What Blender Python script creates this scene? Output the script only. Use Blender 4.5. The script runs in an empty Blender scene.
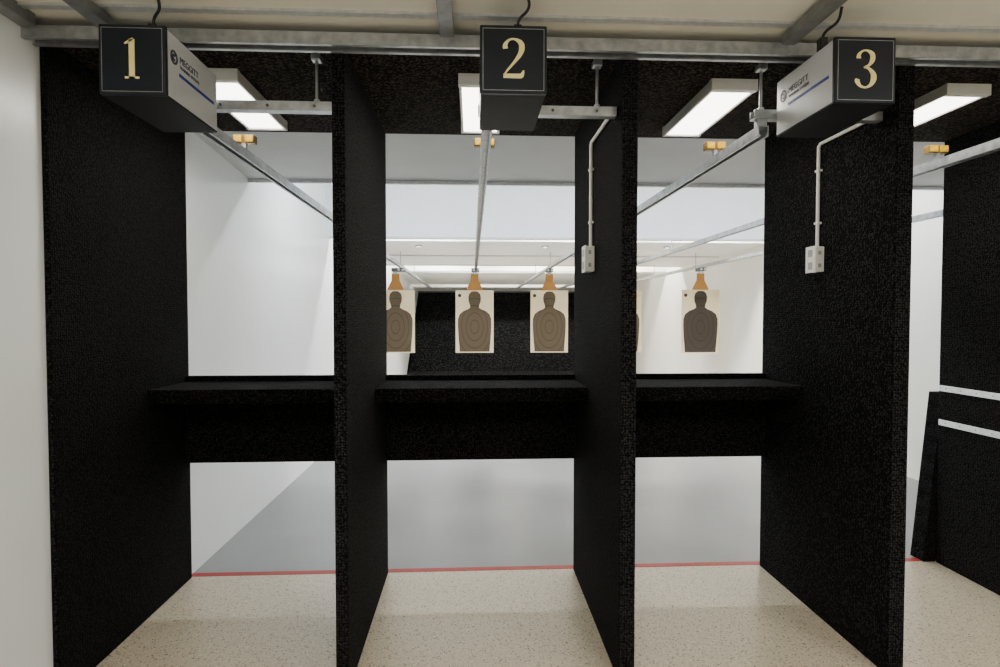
import bpy, bmesh, math
from mathutils import Vector, Matrix
scene = bpy.context.scene
COL = scene.collection

# ------------------------------------------------------------------ materials
def base(name):
    m = bpy.data.materials.new(name); m.use_nodes = True
    nt = m.node_tree; b = nt.nodes['Principled BSDF']
    return m, nt, b
def N(nt, t, **kw):
    n = nt.nodes.new(t)
    for k, v in kw.items(): setattr(n, k, v)
    return n
def paint(name, col, rough=0.5, metal=0.0, var=0.06, scale=6.0, bump=0.0, bscale=60.0, spec=0.5):
    m, nt, b = base(name)
    tc = N(nt, 'ShaderNodeTexCoord'); no = N(nt, 'ShaderNodeTexNoise')
    no.inputs['Scale'].default_value = scale; no.inputs['Detail'].default_value = 5
    nt.links.new(tc.outputs['Object'], no.inputs['Vector'])
    cr = N(nt, 'ShaderNodeValToRGB')
    cr.color_ramp.elements[0].position = .3; cr.color_ramp.elements[1].position = .7
    cr.color_ramp.elements[0].color = [c*(1-var) for c in col]+[1]
    cr.color_ramp.elements[1].color = [min(1, c*(1+var)) for c in col]+[1]
    nt.links.new(no.outputs['Fac'], cr.inputs['Fac']); nt.links.new(cr.outputs['Color'], b.inputs['Base Color'])
    b.inputs['Roughness'].default_value = rough; b.inputs['Metallic'].default_value = metal
    b.inputs['Specular IOR Level'].default_value = spec
    if bump:
        n2 = N(nt, 'ShaderNodeTexNoise'); n2.inputs['Scale'].default_value = bscale
        nt.links.new(tc.outputs['Object'], n2.inputs['Vector'])
        bp = N(nt, 'ShaderNodeBump'); bp.inputs['Strength'].default_value = bump; bp.inputs['Distance'].default_value = .01
        nt.links.new(n2.outputs['Fac'], bp.inputs['Height']); nt.links.new(bp.outputs['Normal'], b.inputs['Normal'])
    return m
def carpet(name, dark, light, scale=120.0, spec=0.1, rnd=.6, lo=.50, hi=.78, cell=.28):
    """pebbled pile: bright yarn tips, dark gaps"""
    m, nt, b = base(name)
    tc = N(nt, 'ShaderNodeTexCoord')
    vo = N(nt, 'ShaderNodeTexVoronoi'); vo.inputs['Scale'].default_value = scale; vo.inputs['Randomness'].default_value = rnd
    nt.links.new(tc.outputs['Object'], vo.inputs['Vector'])
    sep = N(nt, 'ShaderNodeSeparateColor'); nt.links.new(vo.outputs['Color'], sep.inputs[0])
    sb = N(nt, 'ShaderNodeMath', operation='SUBTRACT'); sb.inputs[0].default_value = 1.0; nt.links.new(vo.outputs['Distance'], sb.inputs[1])
    ma = N(nt, 'ShaderNodeMath', operation='MULTIPLY_ADD'); nt.links.new(sep.outputs[0], ma.inputs[0]); ma.inputs[1].default_value = cell; ma.inputs[2].default_value = 1-cell
    mu = N(nt, 'ShaderNodeMath', operation='MULTIPLY'); nt.links.new(sb.outputs[0], mu.inputs[0]); nt.links.new(ma.outputs[0], mu.inputs[1])
    cr = N(nt, 'ShaderNodeValToRGB')
    cr.color_ramp.elements[0].position = lo-.15; cr.color_ramp.elements[1].position = hi
    cr.color_ramp.elements[0].color = dark+[1]; cr.color_ramp.elements[1].color = light+[1]
    nt.links.new(mu.outputs[0], cr.inputs['Fac']); nt.links.new(cr.outputs['Color'], b.inputs['Base Color'])
    b.inputs['Roughness'].default_value = .95; b.inputs['Specular IOR Level'].default_value = spec
    bp = N(nt, 'ShaderNodeBump', invert=True); bp.inputs['Strength'].default_value = 1.0; bp.inputs['Distance'].default_value = .006
    nt.links.new(vo.outputs['Distance'], bp.inputs['Height']); nt.links.new(bp.outputs['Normal'], b.inputs['Normal'])
    return m
def emis(name, col, s, bc=(.9, .9, .9)):
    m, nt, b = base(name)
    b.inputs['Base Color'].default_value = (*bc, 1)
    b.inputs['Emission Color'].default_value = (*col, 1); b.inputs['Emission Strength'].default_value = s
    return m

M_CARPET = carpet('black_carpet', [.0010, .0010, .0011], [.033, .0315, .032], 96, lo=.55, hi=.88, cell=.22)
M_CARPET_C = carpet('black_carpet_ceiling', [.004, .0032, .0026], [.075, .058, .044], 78, rnd=1, cell=.35)
M_WALL = paint('white_wall_paint', (.85, .875, .88), .30, var=.02, scale=1.2, bump=.05, bscale=30)
M_CEIL = paint('cream_ceiling', (.76, .74, .65), .8, var=.03, bump=.1, bscale=200)
M_SOFFIT = paint('gray_soffit', (.62, .635, .63), .7, var=.03)
M_BAFFLE = paint('white_baffle', (.80, .84, .86), .6, var=.02)
M_RCEIL = paint('white_range_ceiling', (.91, .895, .85), .6, var=.015)
M_GALV = paint('galvanised_steel', (.42, .44, .45), .42, .8, var=.25, scale=25)
M_GALVD = paint('dull_galvanised_steel', (.26, .27, .275), .5, .6, var=.2, scale=20)
M_ALU = paint('brushed_aluminium', (.66, .68, .70), .35, .7, var=.1, scale=40)
M_DARKMETAL = paint('dark_steel', (.10, .10, .11), .5, .6, var=.2, scale=20)
M_BOX = paint('pale_gray_enamel', (.66, .68, .70), .35, .1, var=.03)
M_NAVY = paint('dark_navy_panel', (.005, .008, .015), .4, var=.1, spec=.35)
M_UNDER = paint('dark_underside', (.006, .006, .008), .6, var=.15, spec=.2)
M_GOLD = paint('gold_numeral', (.92, .78, .36), .4, 0, var=.04)
M_BLUE = paint('blue_ink', (.015, .035, .30), .5, var=.05)
M_INK = paint('dark_ink', (.045, .05, .09), .5, var=.05)
M_WHITEPL = paint('white_plastic', (.72, .72, .66), .4, var=.03)
M_SOCKET = paint('socket_gray', (.30, .30, .29), .5, var=.05)
M_CABLE = paint('black_rubber', (.01, .01, .01), .5, var=.1)
M_PAPER = paint('cream_paper', (.72, .60, .39), .8, var=.04, scale=8)
M_CARD = paint('tan_cardboard', (.36, .17, .04), .85, var=.1, scale=10)
M_AMBER = paint('amber_lens', (.50, .30, .01), .4, var=.3, scale=80)
M_BRASS = paint('brass_case', (.16, .09, .01), .4, .3, var=.2, scale=60)
M_RED = paint('red_floor_paint', (.34, .02, .015), .5, var=.12, scale=15)
M_DIFF = emis('booth_diffuser', (1, .97, .90), 8)
M_ROOMD = emis('room_diffuser', (1, .97, .9), 1)
M_RANGED = emis('range_diffuser', (.95, .98, 1), 2)
M_SPOT = emis('spot_lens', (1, 1, .95), 3)

def floor_mat():
    m, nt, b = base('epoxy_floor')
    tc = N(nt, 'ShaderNodeTexCoord')
    sx = N(nt, 'ShaderNodeSeparateXYZ'); nt.links.new(tc.outputs['Object'], sx.inputs[0])
    vo = N(nt, 'ShaderNodeTexVoronoi'); vo.inputs['Scale'].default_value = 180
    nt.links.new(tc.outputs['Object'], vo.inputs['Vector'])
    sep = N(nt, 'ShaderNodeSeparateColor'); nt.links.new(vo.outputs['Color'], sep.inputs[0])
    cr = N(nt, 'ShaderNodeValToRGB'); cr.color_ramp.interpolation = 'CONSTANT'
    e = cr.color_ramp.elements
    e[0].color = (.15, .12, .085, 1); e[1].position = .045; e[1].color = (.54, .465, .34, 1)
    for p, c in ((.35, (.585, .51, .38, 1)), (.65, (.51, .435, .32, 1)), (.88, (.66, .60, .48, 1)), (.95, (.33, .275, .20, 1))):
        k = e.new(p); k.color = c
    nt.links.new(sep.outputs[0], cr.inputs['Fac'])
    no = N(nt, 'ShaderNodeTexNoise'); no.inputs['Scale'].default_value = 1.1; no.inputs['Detail'].default_value = 4
    nt.links.new(tc.outputs['Object'], no.inputs['Vector'])
    g = N(nt, 'ShaderNodeValToRGB'); g.color_ramp.elements[0].position = .35; g.color_ramp.elements[1].position = .65
    g.color_ramp.elements[0].color = (.175, .179, .185, 1); g.color_ramp.elements[1].color = (.235, .24, .246, 1)
    nt.links.new(no.outputs['Fac'], g.inputs['Fac'])
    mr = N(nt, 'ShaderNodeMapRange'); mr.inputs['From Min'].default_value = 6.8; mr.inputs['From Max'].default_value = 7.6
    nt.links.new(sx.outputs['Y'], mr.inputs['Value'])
    mg = N(nt, 'ShaderNodeMix', data_type='RGBA'); nt.links.new(mr.outputs[0], mg.inputs['Factor']); nt.links.new(g.outputs['Color'], mg.inputs[6]); mg.inputs[7].default_value = (.62, .60, .55, 1)  # unseen far floor lightened so it bounces light up to the range ceiling
    gt = N(nt, 'ShaderNodeMath', operation='GREATER_THAN'); gt.inputs[1].default_value = 3.285
    nt.links.new(sx.outputs['Y'], gt.inputs[0])
    mx = N(nt, 'ShaderNodeMix', data_type='RGBA')
    nt.links.new(gt.outputs[0], mx.inputs['Factor']); nt.links.new(cr.outputs['Color'], mx.inputs[6]); nt.links.new(mg.outputs[2], mx.inputs[7])
    nt.links.new(mx.outputs[2], b.inputs['Base Color'])
    ro = N(nt, 'ShaderNodeMapRange'); ro.inputs['To Min'].default_value = .22; ro.inputs['To Max'].default_value = .42
    nt.links.new(no.outputs['Fac'], ro.inputs['Value']); nt.links.new(ro.outputs[0], b.inputs['Roughness'])
    bp = N(nt, 'ShaderNodeBump'); bp.inputs['Strength'].default_value = .1; bp.inputs['Distance'].default_value = .002
    nt.links.new(vo.outputs['Distance'], bp.inputs['Height']); nt.links.new(bp.outputs['Normal'], b.inputs['Normal'])
    return m
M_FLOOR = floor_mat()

def sil_mat(dark):
    m, nt, b = base('printed_silhouette')
    tc = N(nt, 'ShaderNodeTexCoord'); mp = N(nt, 'ShaderNodeMapping')
    mp.inputs['Location'].default_value = (0, 0, .08*4.6); mp.inputs['Scale'].default_value = (7.5, 0, 4.6)
    nt.links.new(tc.outputs['Object'], mp.inputs['Vector'])
    ln = N(nt, 'ShaderNodeVectorMath', operation='LENGTH'); nt.links.new(mp.outputs[0], ln.inputs[0])
    m2 = N(nt, 'ShaderNodeMath', operation='MULTIPLY'); m2.inputs[1].default_value = 2.0; nt.links.new(ln.outputs['Value'], m2.inputs[0])
    fr = N(nt, 'ShaderNodeMath', operation='FRACT'); nt.links.new(m2.outputs[0], fr.inputs[0])
    gt = N(nt, 'ShaderNodeMath', operation='GREATER_THAN'); gt.inputs[1].default_value = .88; nt.links.new(fr.outputs[0], gt.inputs[0])
    mx = N(nt, 'ShaderNodeMix', data_type='RGBA'); nt.links.new(gt.outputs[0], mx.inputs['Factor'])
    mx.inputs[6].default_value = (*dark, 1); mx.inputs[7].default_value = (dark[0]*.45, dark[1]*.45, dark[2]*.45, 1)
    nt.links.new(mx.outputs[2], b.inputs['Base Color']); b.inputs['Roughness'].default_value = .8
    return m
M_SIL = sil_mat((.070, .048, .024)); M_SIL_D = sil_mat((.035, .024, .016))

# ------------------------------------------------------------------ builders
def wpos(o):
    p = Vector((0, 0, 0))
    while o is not None:
        p += o.location; o = o.parent
    return p
def add(name, me, loc, mat=None, parent=None, rot=None):
    o = bpy.data.objects.new(name, me); COL.objects.link(o)
    if mat is not None and me is not None:
        me.materials.clear(); me.materials.append(mat)
    loc = Vector(loc)
    if parent is not None:
        o.parent = parent; loc = loc - wpos(parent)
    o.location = loc
    if rot: o.rotation_euler = rot
    return o
def root(name, loc, label, cat, group=None):
    o = bpy.data.objects.new(name, None); o.empty_display_size = .1; COL.objects.link(o); o.location = loc
    tag(o, label, cat, group); return o
def tag(o, label, cat, group=None):
    o['label'] = label; o['category'] = cat
    if group: o['group'] = group
    return o
def boxmesh(sx, sy, sz, bev=0.0, seg=2):
    me = bpy.data.meshes.new('m'); bm = bmesh.new()
    bmesh.ops.create_cube(bm, size=1)
    for v in bm.verts: v.co = Vector((v.co.x*sx, v.co.y*sy, v.co.z*sz))
    if bev: bmesh.ops.bevel(bm, geom=bm.edges[:], offset=bev, segments=seg, affect='EDGES', profile=.5)
    bm.to_mesh(me); bm.free(); return me
def box(name, x0, x1, y0, y1, z0, z1, mat, parent=None, bev=0.0):
    return add(name, boxmesh(x1-x0, y1-y0, z1-z0, bev), ((x0+x1)/2, (y0+y1)/2, (z0+z1)/2), mat, parent)
def prism(pts, vec):
    me = bpy.data.meshes.new('m'); bm = bmesh.new()
    vs = [bm.verts.new(p) for p in pts]; f = bm.faces.new(vs)
    r = bmesh.ops.extrude_face_region(bm, geom=[f])
    for g in r['geom']:
        if isinstance(g, bmesh.types.BMVert): g.co += Vector(vec)
    bmesh.ops.recalc_face_normals(bm, faces=bm.faces); bm.to_mesh(me); bm.free(); return me
def channel(name, a, b, w, h, t, mat, parent=None, open_up=True):
    a = Vector(a); b = Vector(b); d = b-a; L = d.length; c = (a+b)/2
    s = 1 if open_up else -1; lip = w*.22
    prof = [(-w/2, -h/2), (w/2, -h/2), (w/2, h/2), (w/2-lip, h/2), (w/2-lip, h/2-t*2), (w/2-t, h/2-t*2), (w/2-t, -h/2+t),
            (-w/2+t, -h/2+t), (-w/2+t, h/2-t*2), (-w/2+lip, h/2-t*2), (-w/2+lip, h/2), (-w/2, h/2)]
    prof = [(p, q*s) for p, q in prof]
    if abs(d.x) > abs(d.y): pts = [(-L/2, p, q) for p, q in prof]; v = (L, 0, 0)
    else: pts = [(p, -L/2, q) for p, q in prof]; v = (0, L, 0)
    return add(name, prism(pts, v), c, mat, parent)
def tube(name, pts, r, mat, parent=None, smooth=True, res=6):
    cu = bpy.data.curves.new('c', 'CURVE'); cu.dimensions = '3D'; cu.bevel_depth = r; cu.bevel_resolution = 4; cu.use_fill_caps = True
    c = Vector(pts[0])
    if smooth:
        sp = cu.splines.new('BEZIER'); sp.bezier_points.add(len(pts)-1); cu.resolution_u = res
        for bp, p in zip(sp.bezier_points, pts):
            bp.co = Vector(p)-c; bp.handle_left_type = bp.handle_right_type = 'AUTO'
    else:
        sp = cu.splines.new('POLY'); sp.points.add(len(pts)-1)
        for bp, p in zip(sp.points, pts): bp.co = (*(Vector(p)-c), 1)
    t = bpy.data.objects.new('t', cu); COL.objects.link(t)
    dg = bpy.context.evaluated_depsgraph_get(); me = bpy.data.meshes.new_from_object(t.evaluated_get(dg))
    bpy.data.objects.remove(t)
    for p in me.polygons: p.use_smooth = True
    return add(name, me, c, mat, parent)
def textmesh(s, size, ext=.0008, off=0.0, align='LEFT'):
    cu = bpy.data.curves.new('t', 'FONT'); cu.body = s; cu.size = size; cu.extrude = ext; cu.align_x = align; cu.offset = off
    t = bpy.data.objects.new('t', cu); COL.objects.link(t)
    dg = bpy.context.evaluated_depsgraph_get(); me = bpy.data.meshes.new_from_object(t.evaluated_get(dg))
    bpy.data.objects.remove(t); return me
def cyl(name, c, r, depth, axis, mat, parent=None, seg=24):
    me = bpy.data.meshes.new('m'); bm = bmesh.new()
    bmesh.ops.create_cone(bm, cap_ends=True, segments=seg, radius1=r, radius2=r, depth=depth)
    R = {'Z': Matrix(), 'X': Matrix.Rotation(math.pi/2, 4, 'Y'), 'Y': Matrix.Rotation(math.pi/2, 4, 'X')}[axis]
    bmesh.ops.transform(bm, matrix=R, verts=bm.verts); bm.to_mesh(me); bm.free()
    return add(name, me, c, mat, parent)
def ring(name, c, r1, r2, depth, axis, mat, parent=None, a0=0, a1=360):
    me = bpy.data.meshes.new('m'); bm = bmesh.new(); n = 40; full = (a1-a0) >= 360
    rows = []
    for i in range(n+1 if not full else n):
        a = math.radians(a0+(a1-a0)*i/n)
        row = []
        for r, d in ((r1, -depth/2), (r2, -depth/2), (r2, depth/2), (r1, depth/2)):
            p = r*math.cos(a); q = r*math.sin(a)
            row.append(bm.verts.new((d, p, q) if axis == 'X' else (p, d, q)))
        rows.append(row)
    m = len(rows)
    for i in range(m if full else m-1):
        A = rows[i]; B = rows[(i+1) % m]
        for k in range(4): bm.faces.new((A[k], A[(k+1) % 4], B[(k+1) % 4], B[k]))
    bmesh.ops.recalc_face_normals(bm, faces=bm.faces); bm.to_mesh(me); bm.free()
    return add(name, me, c, mat, parent)
def ribbon(strokes, depth):
    me = bpy.data.meshes.new('m'); bm = bmesh.new()
    for st in strokes:
        P = [Vector(p) for p in st]; S = []
        if len(P) > 2:
            for i in range(len(P)-1):
                p0 = P[max(i-1, 0)]; p1 = P[i]; p2 = P[i+1]; p3 = P[min(i+2, len(P)-1)]
                for k in range(10):
                    t = k/10
                    S.append(.5*((2*p1)+(-p0+p2)*t+(2*p0-5*p1+4*p2-p3)*t*t+(-p0+3*p1-3*p2+p3)*t**3))
            S.append(P[-1])
        else: S = P
        rows = []
        for i, s in enumerate(S):
            d = S[min(i+1, len(S)-1)]-S[max(i-1, 0)]; d = Vector((d.x, d.y)).normalized(); n = Vector((-d.y, d.x))*s.z/2
            rows.append([bm.verts.new((s.x+n.x, -depth/2, s.y+n.y)), bm.verts.new((s.x-n.x, -depth/2, s.y-n.y)),
                         bm.verts.new((s.x-n.x, depth/2, s.y-n.y)), bm.verts.new((s.x+n.x, depth/2, s.y+n.y))])
        for A, B in zip(rows, rows[1:]):
            for k in range(4): bm.faces.new((A[k], A[(k+1) % 4], B[(k+1) % 4], B[k]))
        bm.faces.new(rows[0]); bm.faces.new(rows[-1][::-1])
    bmesh.ops.recalc_face_normals(bm, faces=bm.faces); bm.to_mesh(me); bm.free(); return me
def struct(o, label=None):
    o['kind'] = 'structure'
    if label: o['label'] = label
    return o
def arealight(x, y, z, sx, sy, power, col, tilt=0.0):
    L = bpy.data.lights.new('lamp', 'AREA'); L.shape = 'RECTANGLE'; L.size = sx; L.size_y = sy; L.energy = power; L.color = col
    o = bpy.data.objects.new('lamp_light', L); COL.objects.link(o); o.location = (x, y, z); o.rotation_euler = (tilt, 0, 0)
    return o

# ------------------------------------------------------------------ room shell
XL, XR = -1.578, 3.95
YB, YE = -2.5, 18.0
struct(add('floor', boxmesh(XR-XL+.3, YE-YB, .1), ((XL+XR)/2, (YE+YB)/2, -.05), M_FLOOR), 'speckled beige epoxy floor turning plain gray beyond the booths, its unseen far part lightened to bounce light')
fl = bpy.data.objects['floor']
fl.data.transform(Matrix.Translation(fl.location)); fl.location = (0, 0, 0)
struct(box('wall_left', XL-.15, XL, YB, YE, 0, 3.05, M_WALL), 'smooth white painted wall')
struct(box('wall_right', XR, XR+.15, YB, YE, 0, 3.05, paint('cream_white_wall_paint', (.87, .855, .80), .35, var=.02, scale=1.2)), 'smooth warm white painted wall')
struct(box('wall_back', XL-.15, XR+.15, YE, YE+.15, 0, 3.05, M_WALL), 'white end wall')
struct(box('wall_front', XL-.15, XR+.15, YB-.15, YB, 0, 3.05, M_WALL), 'white wall behind the booths')
struct(box('ceiling', XL, XR, YB, 2.205, 2.51, 2.60, M_CEIL), 'cream ceiling panels')
struct(box('ceiling', XL, XR, 2.205, 3.27, 2.47, 2.60, M_CARPET_C), 'black carpeted acoustic ceiling over the booths')
struct(box('ceiling', XL-.15, XR+.15, 3.27, YE, 3.05, 3.12, M_RCEIL), 'white range ceiling')
def slab(name, pts, mat, label):
    me = prism([(XL, y, z) for y, z in pts], (XR-XL, 0, 0))
    return struct(add(name, me, (0, 0, 0), mat), label)
slab('ceiling', [(3.30, 2.505), (4.20, 2.425), (4.20, 2.47), (3.30, 2.55)], M_SOFFIT, 'gray sloped ceiling soffit')
slab('ceiling', [(6.48, 2.32), (6.54, 2.32), (6.54, 3.05), (6.48, 3.05)], M_BAFFLE, 'pale blue-white vertical ceiling baffle')
slab('ceiling', [(7.30, 2.42), (10.8, 2.42), (10.8, 2.47), (7.30, 2.47)], M_RCEIL, 'white flat ceiling section')
slab('ceiling', [(11.6, 2.36), (11.66, 2.36), (11.66, 3.05), (11.6, 3.05)], M_RCEIL, 'white vertical ceiling baffle')
slab('ceiling', [(12.5, 2.42), (14.9, 2.30), (14.9, 2.35), (12.5, 2.47)], M_RCEIL, 'white sloped ceiling section')
slab('ceiling', [(15.6, 2.27), (16.85, 2.20), (16.85, 2.25), (15.6, 2.32)], M_RCEIL, 'white sloped deflector ceiling')
for i, (y, z) in enumerate(((3.29, 2.505), (4.19, 2.42), (6.475, 2.34), (7.30, 2.42), (9.1, 2.42), (10.8, 2.42), (11.595, 2.38), (12.5, 2.42), (15.6, 2.27))):
    struct(box('trim_%d' % (i+1), XL, XR, y-.012, y+.012, z-.02, z+.002, M_ALU if i < 2 else M_SOFFIT), 'thin metal ceiling edge trim')

bs = add('backstop', prism([(XL+.005, 13.9, 0), (XL+.005, 14.3, 0), (XL+.005, 17.3, 2.19), (XL+.005, 17.1, 2.19), (XL+.005, 15.9, .35)], (XR-XL-.01, 0, 0)), (0, 0, 0),
         carpet('granulated_rubber', [.003, .003, .004], [.06, .06, .065], 24, rnd=1, lo=.50, hi=1.0, cell=.4))
tag(bs, 'sloped black granulated rubber backstop at the end of the range', 'backstop')
o = box('backstop_rail', XL, XR, 16.95, 17.0, 2.17, 2.21, M_DARKMETAL); tag(o, 'dark steel bar along the top of the rubber backstop', 'rail')
o = box('safety_line', XL, XR, 3.262, 3.305, 0, .002, M_RED); tag(o, 'red painted firing line across the floor', 'floor line')

# ------------------------------------------------------------------ overhead steel
o = channel('overhead_beam', (XL, 2.165, 2.452), (XR, 2.165, 2.452), .07, .045, .004, M_GALV, open_up=False)
tag(o, 'long galvanised steel channel across the top of the booths', 'beam')
o = box('overhead_beam', XL, XR, 2.045, 2.075, 2.500, 2.51, M_ALU)
tag(o, 'slim pale metal strip fixed under the ceiling', 'beam')
for x in (-1.285, -.09, 1.18, 2.40):
    o = channel('ceiling_strut', (x, -1.0, 2.482), (x, 2.128, 2.482), .05, .035, .004, M_GALVD, open_up=True)
    tag(o, 'dull gray metal strut running along the cream ceiling', 'strut', 'ceiling struts')
o = box('ceiling_strut', XL, XL+.055, -1.0, 2.128, 2.465, 2.51, M_GALVD, bev=.004); tag(o, 'dull gray angle strut where wall meets ceiling', 'strut')

# ------------------------------------------------------------------ partitions
PX = [(XL+.001, -1.556), (-.525, -.475), (.578, .640), (1.672, 1.742), (2.738, 2.793)]
parts = []
labs = ['black carpeted booth side panel fixed to the white wall', 'black carpeted booth divider between lanes one and two',
        'black carpeted booth divider with a wall outlet, between lanes two and three', 'black carpeted booth divider with a wall outlet beside lane three',
        'black carpeted booth divider with two perforated metal strips']
for i, (a, b) in enumerate(PX):
    o = box('booth_partition', a, b, 2.212, 3.25, 0, 2.468, M_CARPET, bev=.006)
    tag(o, labs[i], 'partition', 'booth partitions'); parts.append(o)
P4 = parts[4]; P4X = PX[4][0]
for z in (1.035, .835):
    s = add('mounting_strip', boxmesh(.006, 1.0, .034, .001, 1), (P4X-.003, 2.74, z), M_ALU, P4); s['label'] = 'perforated aluminium mounting strip'
    for k in range(10):
        cyl('screw', (P4X-.0065, 2.29+k*.1, z), .004, .002, 'X', M_GALVD, s, 10)
o = add('carpeted_board', prism([(2.668, 3.254, 0), (2.743, 3.254, 0), (2.833, 3.254, 1.0), (2.765, 3.254, 1.0)], (0, .10, 0)), (0, 0, 0), M_CARPET)
tag(o, 'black carpeted board leaning beside the booth divider', 'board')

# ------------------------------------------------------------------ counters
lanes = [(-1.556, -.525), (-.475, .578), (.640, 1.672), (2.793, XR)]
for a, b in lanes:
    cx = (a+b)/2
    r = root('shooting_counter', (cx, 3.05, .66), 'black carpeted bench shelf fixed between booth dividers', 'counter', 'booth counters')
    box('shelf', a, b, 2.835, 3.235, 1.03, 1.10, M_CARPET, r, .008)
    box('back_panel', a, b, 3.195, 3.235, .655, 1.03, M_CARPET, r, .004)
    box('lip', a, b, 3.20, 3.245, 1.10, 1.128, M_CARPET, r, .005)

# ------------------------------------------------------------------ booth lights
for x in (-1.06, .045, 1.125, 2.17):
    r = root('booth_light', (x, 2.76, 2.47), 'white box light fixture on the black carpeted ceiling', 'ceiling light', 'booth lights')
    w = .098
    box('housing', x-w, x+w, 2.46, 3.08, 2.437, 2.4695, M_WHITEPL, r, .004)
    box('end_cap', x-w-.003, x+w+.003, 2.445, 2.475, 2.420, 2.469, M_WHITEPL, r, .002)
    box('end_cap', x-w-.003, x+w+.003, 3.065, 3.09, 2.420, 2.469, M_WHITEPL, r, .002)
    for s in (-1, 1):
        box('side_rail', x+s*(w-.006)-.006, x+s*(w-.006)+.006, 2.47, 3.07, 2.422, 2.445, M_WHITEPL, r, .002)
    box('diffuser', x-w+.012, x+w-.012, 2.476, 3.064, 2.427, 2.437, M_DIFF, r, .002)
    arealight(x, 2.77, 2.4245, .165, .575, 5.8, (1, .93, .82))

# ------------------------------------------------------------------ rails, channels, carriers
RX = [-1.05, .06, 1.17, 2.28, 3.38]
for i, x in enumerate(RX):
    o = channel('target_rail', (x, 2.285, 2.197), (x, 15.0, 2.197), .042, .042, .004, M_GALV, open_up=False)
    tag(o, 'galvanised overhead track running down range', 'rail', 'target rails')
ends = [(-1.085, -.528), (.025, .575), (1.135, 1.669), (2.245, 2.735)]
for i, (a, b) in enumerate(ends):
    r = root('rail_support', ((a+b)/2, 2.31, 2.22), 'horizontal galvanised channel hung from a threaded rod', 'support', 'rail supports')
    channel('channel', (a, 2.31, 2.266), (b, 2.31, 2.266), .04, .036, .004, M_GALV, r, open_up=True)
    box('rail_clip', RX[i]-.02, RX[i]+.02, 2.295, 2.325, 2.219, 2.249, M_GALV, r, .002)
    hx = [b-.075] + ([RX[i]+.0] if i >= 2 else [])
    for h in hx:
        cyl('threaded_rod', (h, 2.31, 2.36), .006, .22, 'Z', M_GALV, r, 12)
        box('rod_clamp', h-.018, h+.018, 2.29, 2.33, 2.445, 2.469, M_GALV, r, .003)
        cyl('nut', (h, 2.31, 2.291), .012, .012, 'Z', M_ALU, r, 6)
    for k in range(3):
        cyl('bolt', (a+.12+(b-a-.2)*k/2, 2.288, 2.266), .006, .004, 'Y', M_DARKMETAL, r, 8)
for x in RX:
    r = root('rail_hanger', (x, 9.0, 2.219), 'thin steel drop rod holding an overhead track', 'hanger', 'rail hangers')
    for y, zt in ((6.51, 2.32), (8.6, 2.42), (10.6, 2.42)):
        cyl('rod', (x, y, (2.219+zt)/2), .006, zt-2.219, 'Z', M_GALV, r, 8)
        box('bracket', x-.035, x+.035, y-.012, y+.012, 2.219, 2.225, M_GALV, r)
for x in RX[:4]:
    r = root('warning_lamp', (x, 2.75, 2.218), 'small amber rectangular lamp mounted above an overhead track', 'lamp', 'amber lamps')
    box('bracket', x-.008, x+.008, 2.74, 2.76, 2.218, 2.255, M_GALV, r)
    box('housing', x-.048, x+.048, 2.738, 2.775, 2.253, 2.290, M_BRASS, r, .001)
    for s in (-1, 1):
        xx = x+s*.026
        box('lens', xx-.018, xx+.018, 2.730, 2.740, 2.257, 2.287, M_AMBER, r, .001)
for x in (-.72, 1.0, 2.7):
    r = root('ceiling_spot', (x, 7.9, 2.42), 'small white spotlight on the range ceiling', 'spotlight', 'range spotlights')
    cyl('ring', (x, 7.9, 2.414), .045, .012, 'Z', M_DARKMETAL, r)
    cyl('lens', (x, 7.9, 2.406), .03, .006, 'Z', M_SPOT, r)
for y, tilt, pw in ((4.75, .45, 48), (6.95, .35, 100), (11.2, 0, 75), (12.1, .3, 90), (15.2, .1, 70)):
    for x in (-.6, 1.2, 3.0):
        if y in (12.1, 15.2) and x != 1.2: continue
        r = root('range_light', (x, y, 2.93), 'white strip light tilted down range on the ceiling', 'ceiling light', 'range lights')
        wd = 2.0 if y in (12.1, 15.2) else .55
        box('housing', x-wd, x+wd, y-.10, y+.10, 2.93, 2.96, M_WHITEPL, r, .004)
        box('diffuser', x-wd+.02, x+wd-.02, y-.08, y+.08, 2.92, 2.93, M_RANGED, r)
        for s in (-.4, .4):
            box('bracket', x+s-.01, x+s+.01, y-.01, y+.01, 2.955, 3.049, M_GALV, r)
        for c in r.children:
            if c.name.startswith('bracket'): continue
            c.location = Matrix.Rotation(tilt, 3, 'X') @ c.location; c.rotation_euler = (tilt, 0, 0)
        d = Vector((0, math.sin(tilt), -math.cos(tilt)))*.014
        col = (.92, .965, 1) if y < 6 else (1, .95, .86)
        if y < 12 and x < 0: col = (.92, .965, 1)
        arealight(x, y+d.y, 2.93+d.z, wd*1.9, .15, pw, col, tilt)
for x in (-.5, 1.2, 2.9):
    r = root('room_light', (x, -.2, 2.5095), 'white ceiling panel light', 'ceiling light', 'room lights')
    box('housing', x-.3, x+.3, -.8, .4, 2.48, 2.5095, M_WHITEPL, r, .004)
    box('diffuser', x-.28, x+.28, -.78, .38, 2.472, 2.48, M_ROOMD, r)
    arealight(x, -.2, 2.469, .54, 1.14, 42, (1, .98, .93))

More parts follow.
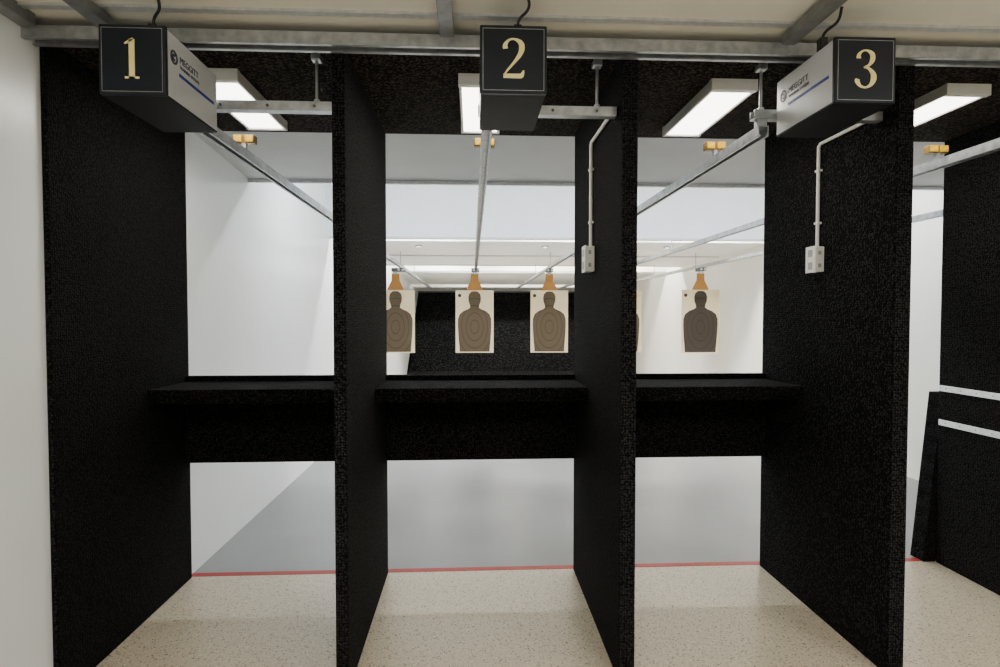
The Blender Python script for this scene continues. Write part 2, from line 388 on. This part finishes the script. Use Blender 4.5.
# ------------------------------------------------------------------ targets
def target(x, y, lab, dark=False, off=0.0):
    X = x+off
    c = root('target_carrier', (x, y, 2.176), 'gray steel target carrier clamped under the overhead track', 'carrier', 'target carriers')
    box('trolley', min(x, X)-.05, max(x, X)+.05, y-.09, y+.09, 2.125, 2.176, M_DARKMETAL, c, .004)
    for s in (-1, 1):
        cyl('wheel', (x+s*.03, y-.094, 2.15), .02, .008, 'Y', M_GALV, c, 16)
    box('clamp', X-.03, X+.03, y-.02, y+.02, 2.09, 2.125, M_GALV, c, .003)
    t = root('paper_target', (X, y, .90), lab, 'target', 'paper targets')
    zt = 1.852; w = .285; h = .94
    add('hanger_board', prism([(-.055, 0, 2.10-zt), (-.06, 0, .14), (-.12, 0, .02), (-.12, 0, -.25), (.12, 0, -.25), (.12, 0, .02), (.06, 0, .14), (.055, 0, 2.10-zt)][::-1], (0, .008, 0)),
        (X, y+.004, zt), M_CARD, t)
    add('paper_sheet', boxmesh(w*2, .004, h), (X, y-.002, zt-h/2), M_PAPER, t)
    half = [(0, .455), (.045, .45), (.082, .415), (.095, .36), (.09, .30), (.07, .245), (.065, .21), (.10, .185), (.17, .155), (.225, .11), (.25, .04), (.252, -.05),
            (.245, -.2), (.232, -.35), (.225, -.455)]
    pts = half + [(-a, b) for a, b in half[::-1][:-1]]
    if dark: pts = [(a*1.03, b) for a, b in pts]
    add('silhouette', prism([(a, 0, b) for a, b in pts], (0, .002, 0)), (X, y-.0065, zt-h/2), M_SIL_D if dark else M_SIL, t)
    cyl('printed_mark', (X-.225, y-.005, zt-.08), .026, .003, 'Y', M_SIL_D, t)
target(-1.05, 8.7, 'cream paper target with brown human silhouette on cardboard hanger', off=-.09)
target(.06, 8.7, 'cream paper target with brown human silhouette on cardboard hanger', off=-.02)
target(1.17, 8.7, 'cream paper target with brown human silhouette on cardboard hanger')
target(2.28, 8.7, 'cream paper target with brown human silhouette on cardboard hanger', off=.02)
target(3.38, 8.4, 'paper target with darker brown human silhouette, near the white wall', True)

# ------------------------------------------------------------------ lane signs
H = .063
NUM = {
 '1': [[(0, -H, .017), (0, H*.95, .017)], [(-.022, -H+.003, .006), (.022, -H+.003, .006)], [(-.022, H*.72, .004), (-.008, H*.84, .008), (.004, H*.97, .006)]],
 '2': [[(-.026, H*.48, .016), (-.027, H*.66, .014), (-.016, H*.90, .007), (.002, H*.97, .006), (.022, H*.80, .015), (.027, H*.52, .018), (.020, H*.18, .014), (0, -H*.25, .008), (-.020, -H*.62, .006), (-.031, -H*.88, .005)],
       [(-.033, -H+.006, .013), (.012, -H+.006, .014), (.026, -H+.008, .014), (.033, -H*.62, .004)]],
 '3': [[(-.025, H*.55, .015), (-.024, H*.74, .011), (-.012, H*.93, .006), (.004, H*.96, .006), (.021, H*.78, .015), (.022, H*.48, .016), (.012, H*.22, .009), (-.006, H*.08, .005)],
       [(-.006, H*.08, .005), (.010, H*.02, .008), (.025, -H*.24, .016), (.027, -H*.52, .019), (.018, -H*.82, .012), (0, -H*.97, .006), (-.018, -H*.90, .008), (-.029, -H*.66, .015), (-.028, -H*.54, .013)]],
}
def sign(n, x0, x1, dz):
    y0, y1, z0, z1 = 1.89, 2.272, 2.155+dz, 2.372+dz
    cx = (x0+x1)/2; cz = (z0+z1)/2
    r = root('lane_sign', (cx, (y0+y1)/2, z0), 'pale gray box with dark navy face and gold lane number %s' % n, 'sign', 'lane signs')
    box('housing', x0+.003, x1-.003, y0+.02, y1, z0+.004, z1, M_BOX, r, .006)
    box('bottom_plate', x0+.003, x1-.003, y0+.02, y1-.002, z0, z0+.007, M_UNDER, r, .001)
    box('front_panel', x0, x1, y0+.004, y0+.022, z0, z1+.002, M_NAVY, r, .004)
    t = .0016; i = .009
    pts = [(x0+i, z0+i), (x1-i, z0+i), (x1-i, z1-i), (x0+i, z1-i)]
    me = bpy.data.meshes.new('m'); bm = bmesh.new()
    vo = [bm.verts.new((px-cx, 0, pz-cz)) for px, pz in pts]
    vi = [bm.verts.new((px-cx+(t if px < cx else -t), 0, pz-cz+(t if pz < cz else -t))) for px, pz in pts]
    for k in range(4): bm.faces.new((vo[k], vo[(k+1) % 4], vi[(k+1) % 4], vi[k]))
    bm.to_mesh(me); bm.free()
    add('face_border', me, (cx, y0+.0032, cz), M_GALV, r)
    add('number', ribbon(NUM[n], .003), (cx, y0+.003, cz+.004), M_GOLD, r)
    for side in (1, -1):
        fx = (x1-.003 if side > 0 else x0+.003)
        rot = (math.pi/2, 0, side*math.pi/2)
        st = (y0+.05) if side > 0 else (y1-.04)
        d = side
        zc = cz+.035
        ex = fx+side*.001
        ring('emblem', (ex, st+d*.012, zc), .016, .0225, .002, 'X', M_INK, r)
        ring('emblem', (ex, st+d*.012, zc), .004, .012, .002, 'X', M_INK, r, 40, 300)
        add('lettering', textmesh('MEGGITT', .031, .0006, 0), (ex, st+d*.048, zc-.002), M_INK, r, rot)
        add('lettering', textmesh('TRAINING SYSTEMS', .0155, .0005, 0), (ex, st+d*.048, zc-.021), M_INK, r, rot)
        ya, yb = sorted((st+d*.045, st+d*.30))
        box('stripe', min(ex, ex-side*.001)-.0003, max(ex, ex-side*.001)+.0003, ya, yb, zc-.048, zc-.038, M_BLUE, r)
    box('mount_bracket', cx-.03, cx+.03, 2.14, 2.19, z1, 2.43, M_GALV, r, .002)
    px = cx+(.02 if n != '3' else -.085)
    yc = 1.985 if n != '3' else 2.0
    box('plug', px-.014, px+.014, yc-.014, yc+.014, z1, z1+.045, M_CABLE, r, .004)
    tube('power_cable', [(px, yc, z1+.035), (px+.004, yc-.005, z1+.06), (px+.035, yc-.03, z1+.09), (px+.03, yc-.06, 2.508)], .005, M_CABLE, r)
sign('1', -1.17, -.965, -.004); sign('2', .027, .245, .022); sign('3', 1.212, 1.422, .012)

# ------------------------------------------------------------------ outlets with conduit
for xf, yc in ((.578, 2.735), (1.672, 2.705)):
    r = root('electrical_outlet', (xf, yc, 1.66), 'white surface outlet box with white conduit on black carpeted divider', 'outlet', 'outlets')
    box('box', xf-.042, xf-.0005, yc-.035, yc+.04, 1.665, 1.785, M_WHITEPL, r, .004)
    box('cover_plate', xf-.047, xf-.042, yc-.038, yc+.043, 1.662, 1.788, M_WHITEPL, r, .002)
    for z in (1.695, 1.755):
        box('socket', xf-.049, xf-.0465, yc-.015, yc+.02, z-.017, z+.017, M_SOCKET, r, .001)
        box('socket', (xf-.031), (xf-.018), yc-.0395, yc-.0345, z-.009, z+.009, M_SOCKET, r, .001)
    tube('conduit', [(xf-.012, 2.345, 2.275), (xf-.012, yc-.01, 2.275), (xf-.012, yc+.005, 2.263), (xf-.012, yc+.005, 1.785)], .008, M_WHITEPL, r, smooth=False)
    for z in (2.15, 1.9):
        box('strap', xf-.022, xf-.0005, yc-.01, yc+.02, z-.005, z+.005, M_WHITEPL, r, .001)

# ------------------------------------------------------------------ world + camera
w = bpy.data.worlds.new('w'); scene.world = w; w.use_nodes = True
w.node_tree.nodes['Background'].inputs[0].default_value = (.8, .85, .9, 1); w.node_tree.nodes['Background'].inputs[1].default_value = .05
cam = bpy.data.cameras.new('cam'); co = bpy.data.objects.new('camera', cam); COL.objects.link(co)
co.location = (0, 0, 1.45); co.rotation_euler = (math.radians(90-1.64), 0, math.radians(-2.78))
cam.sensor_width = 36; cam.lens = 577/1000*36; cam.clip_start = .05
scene.camera = co
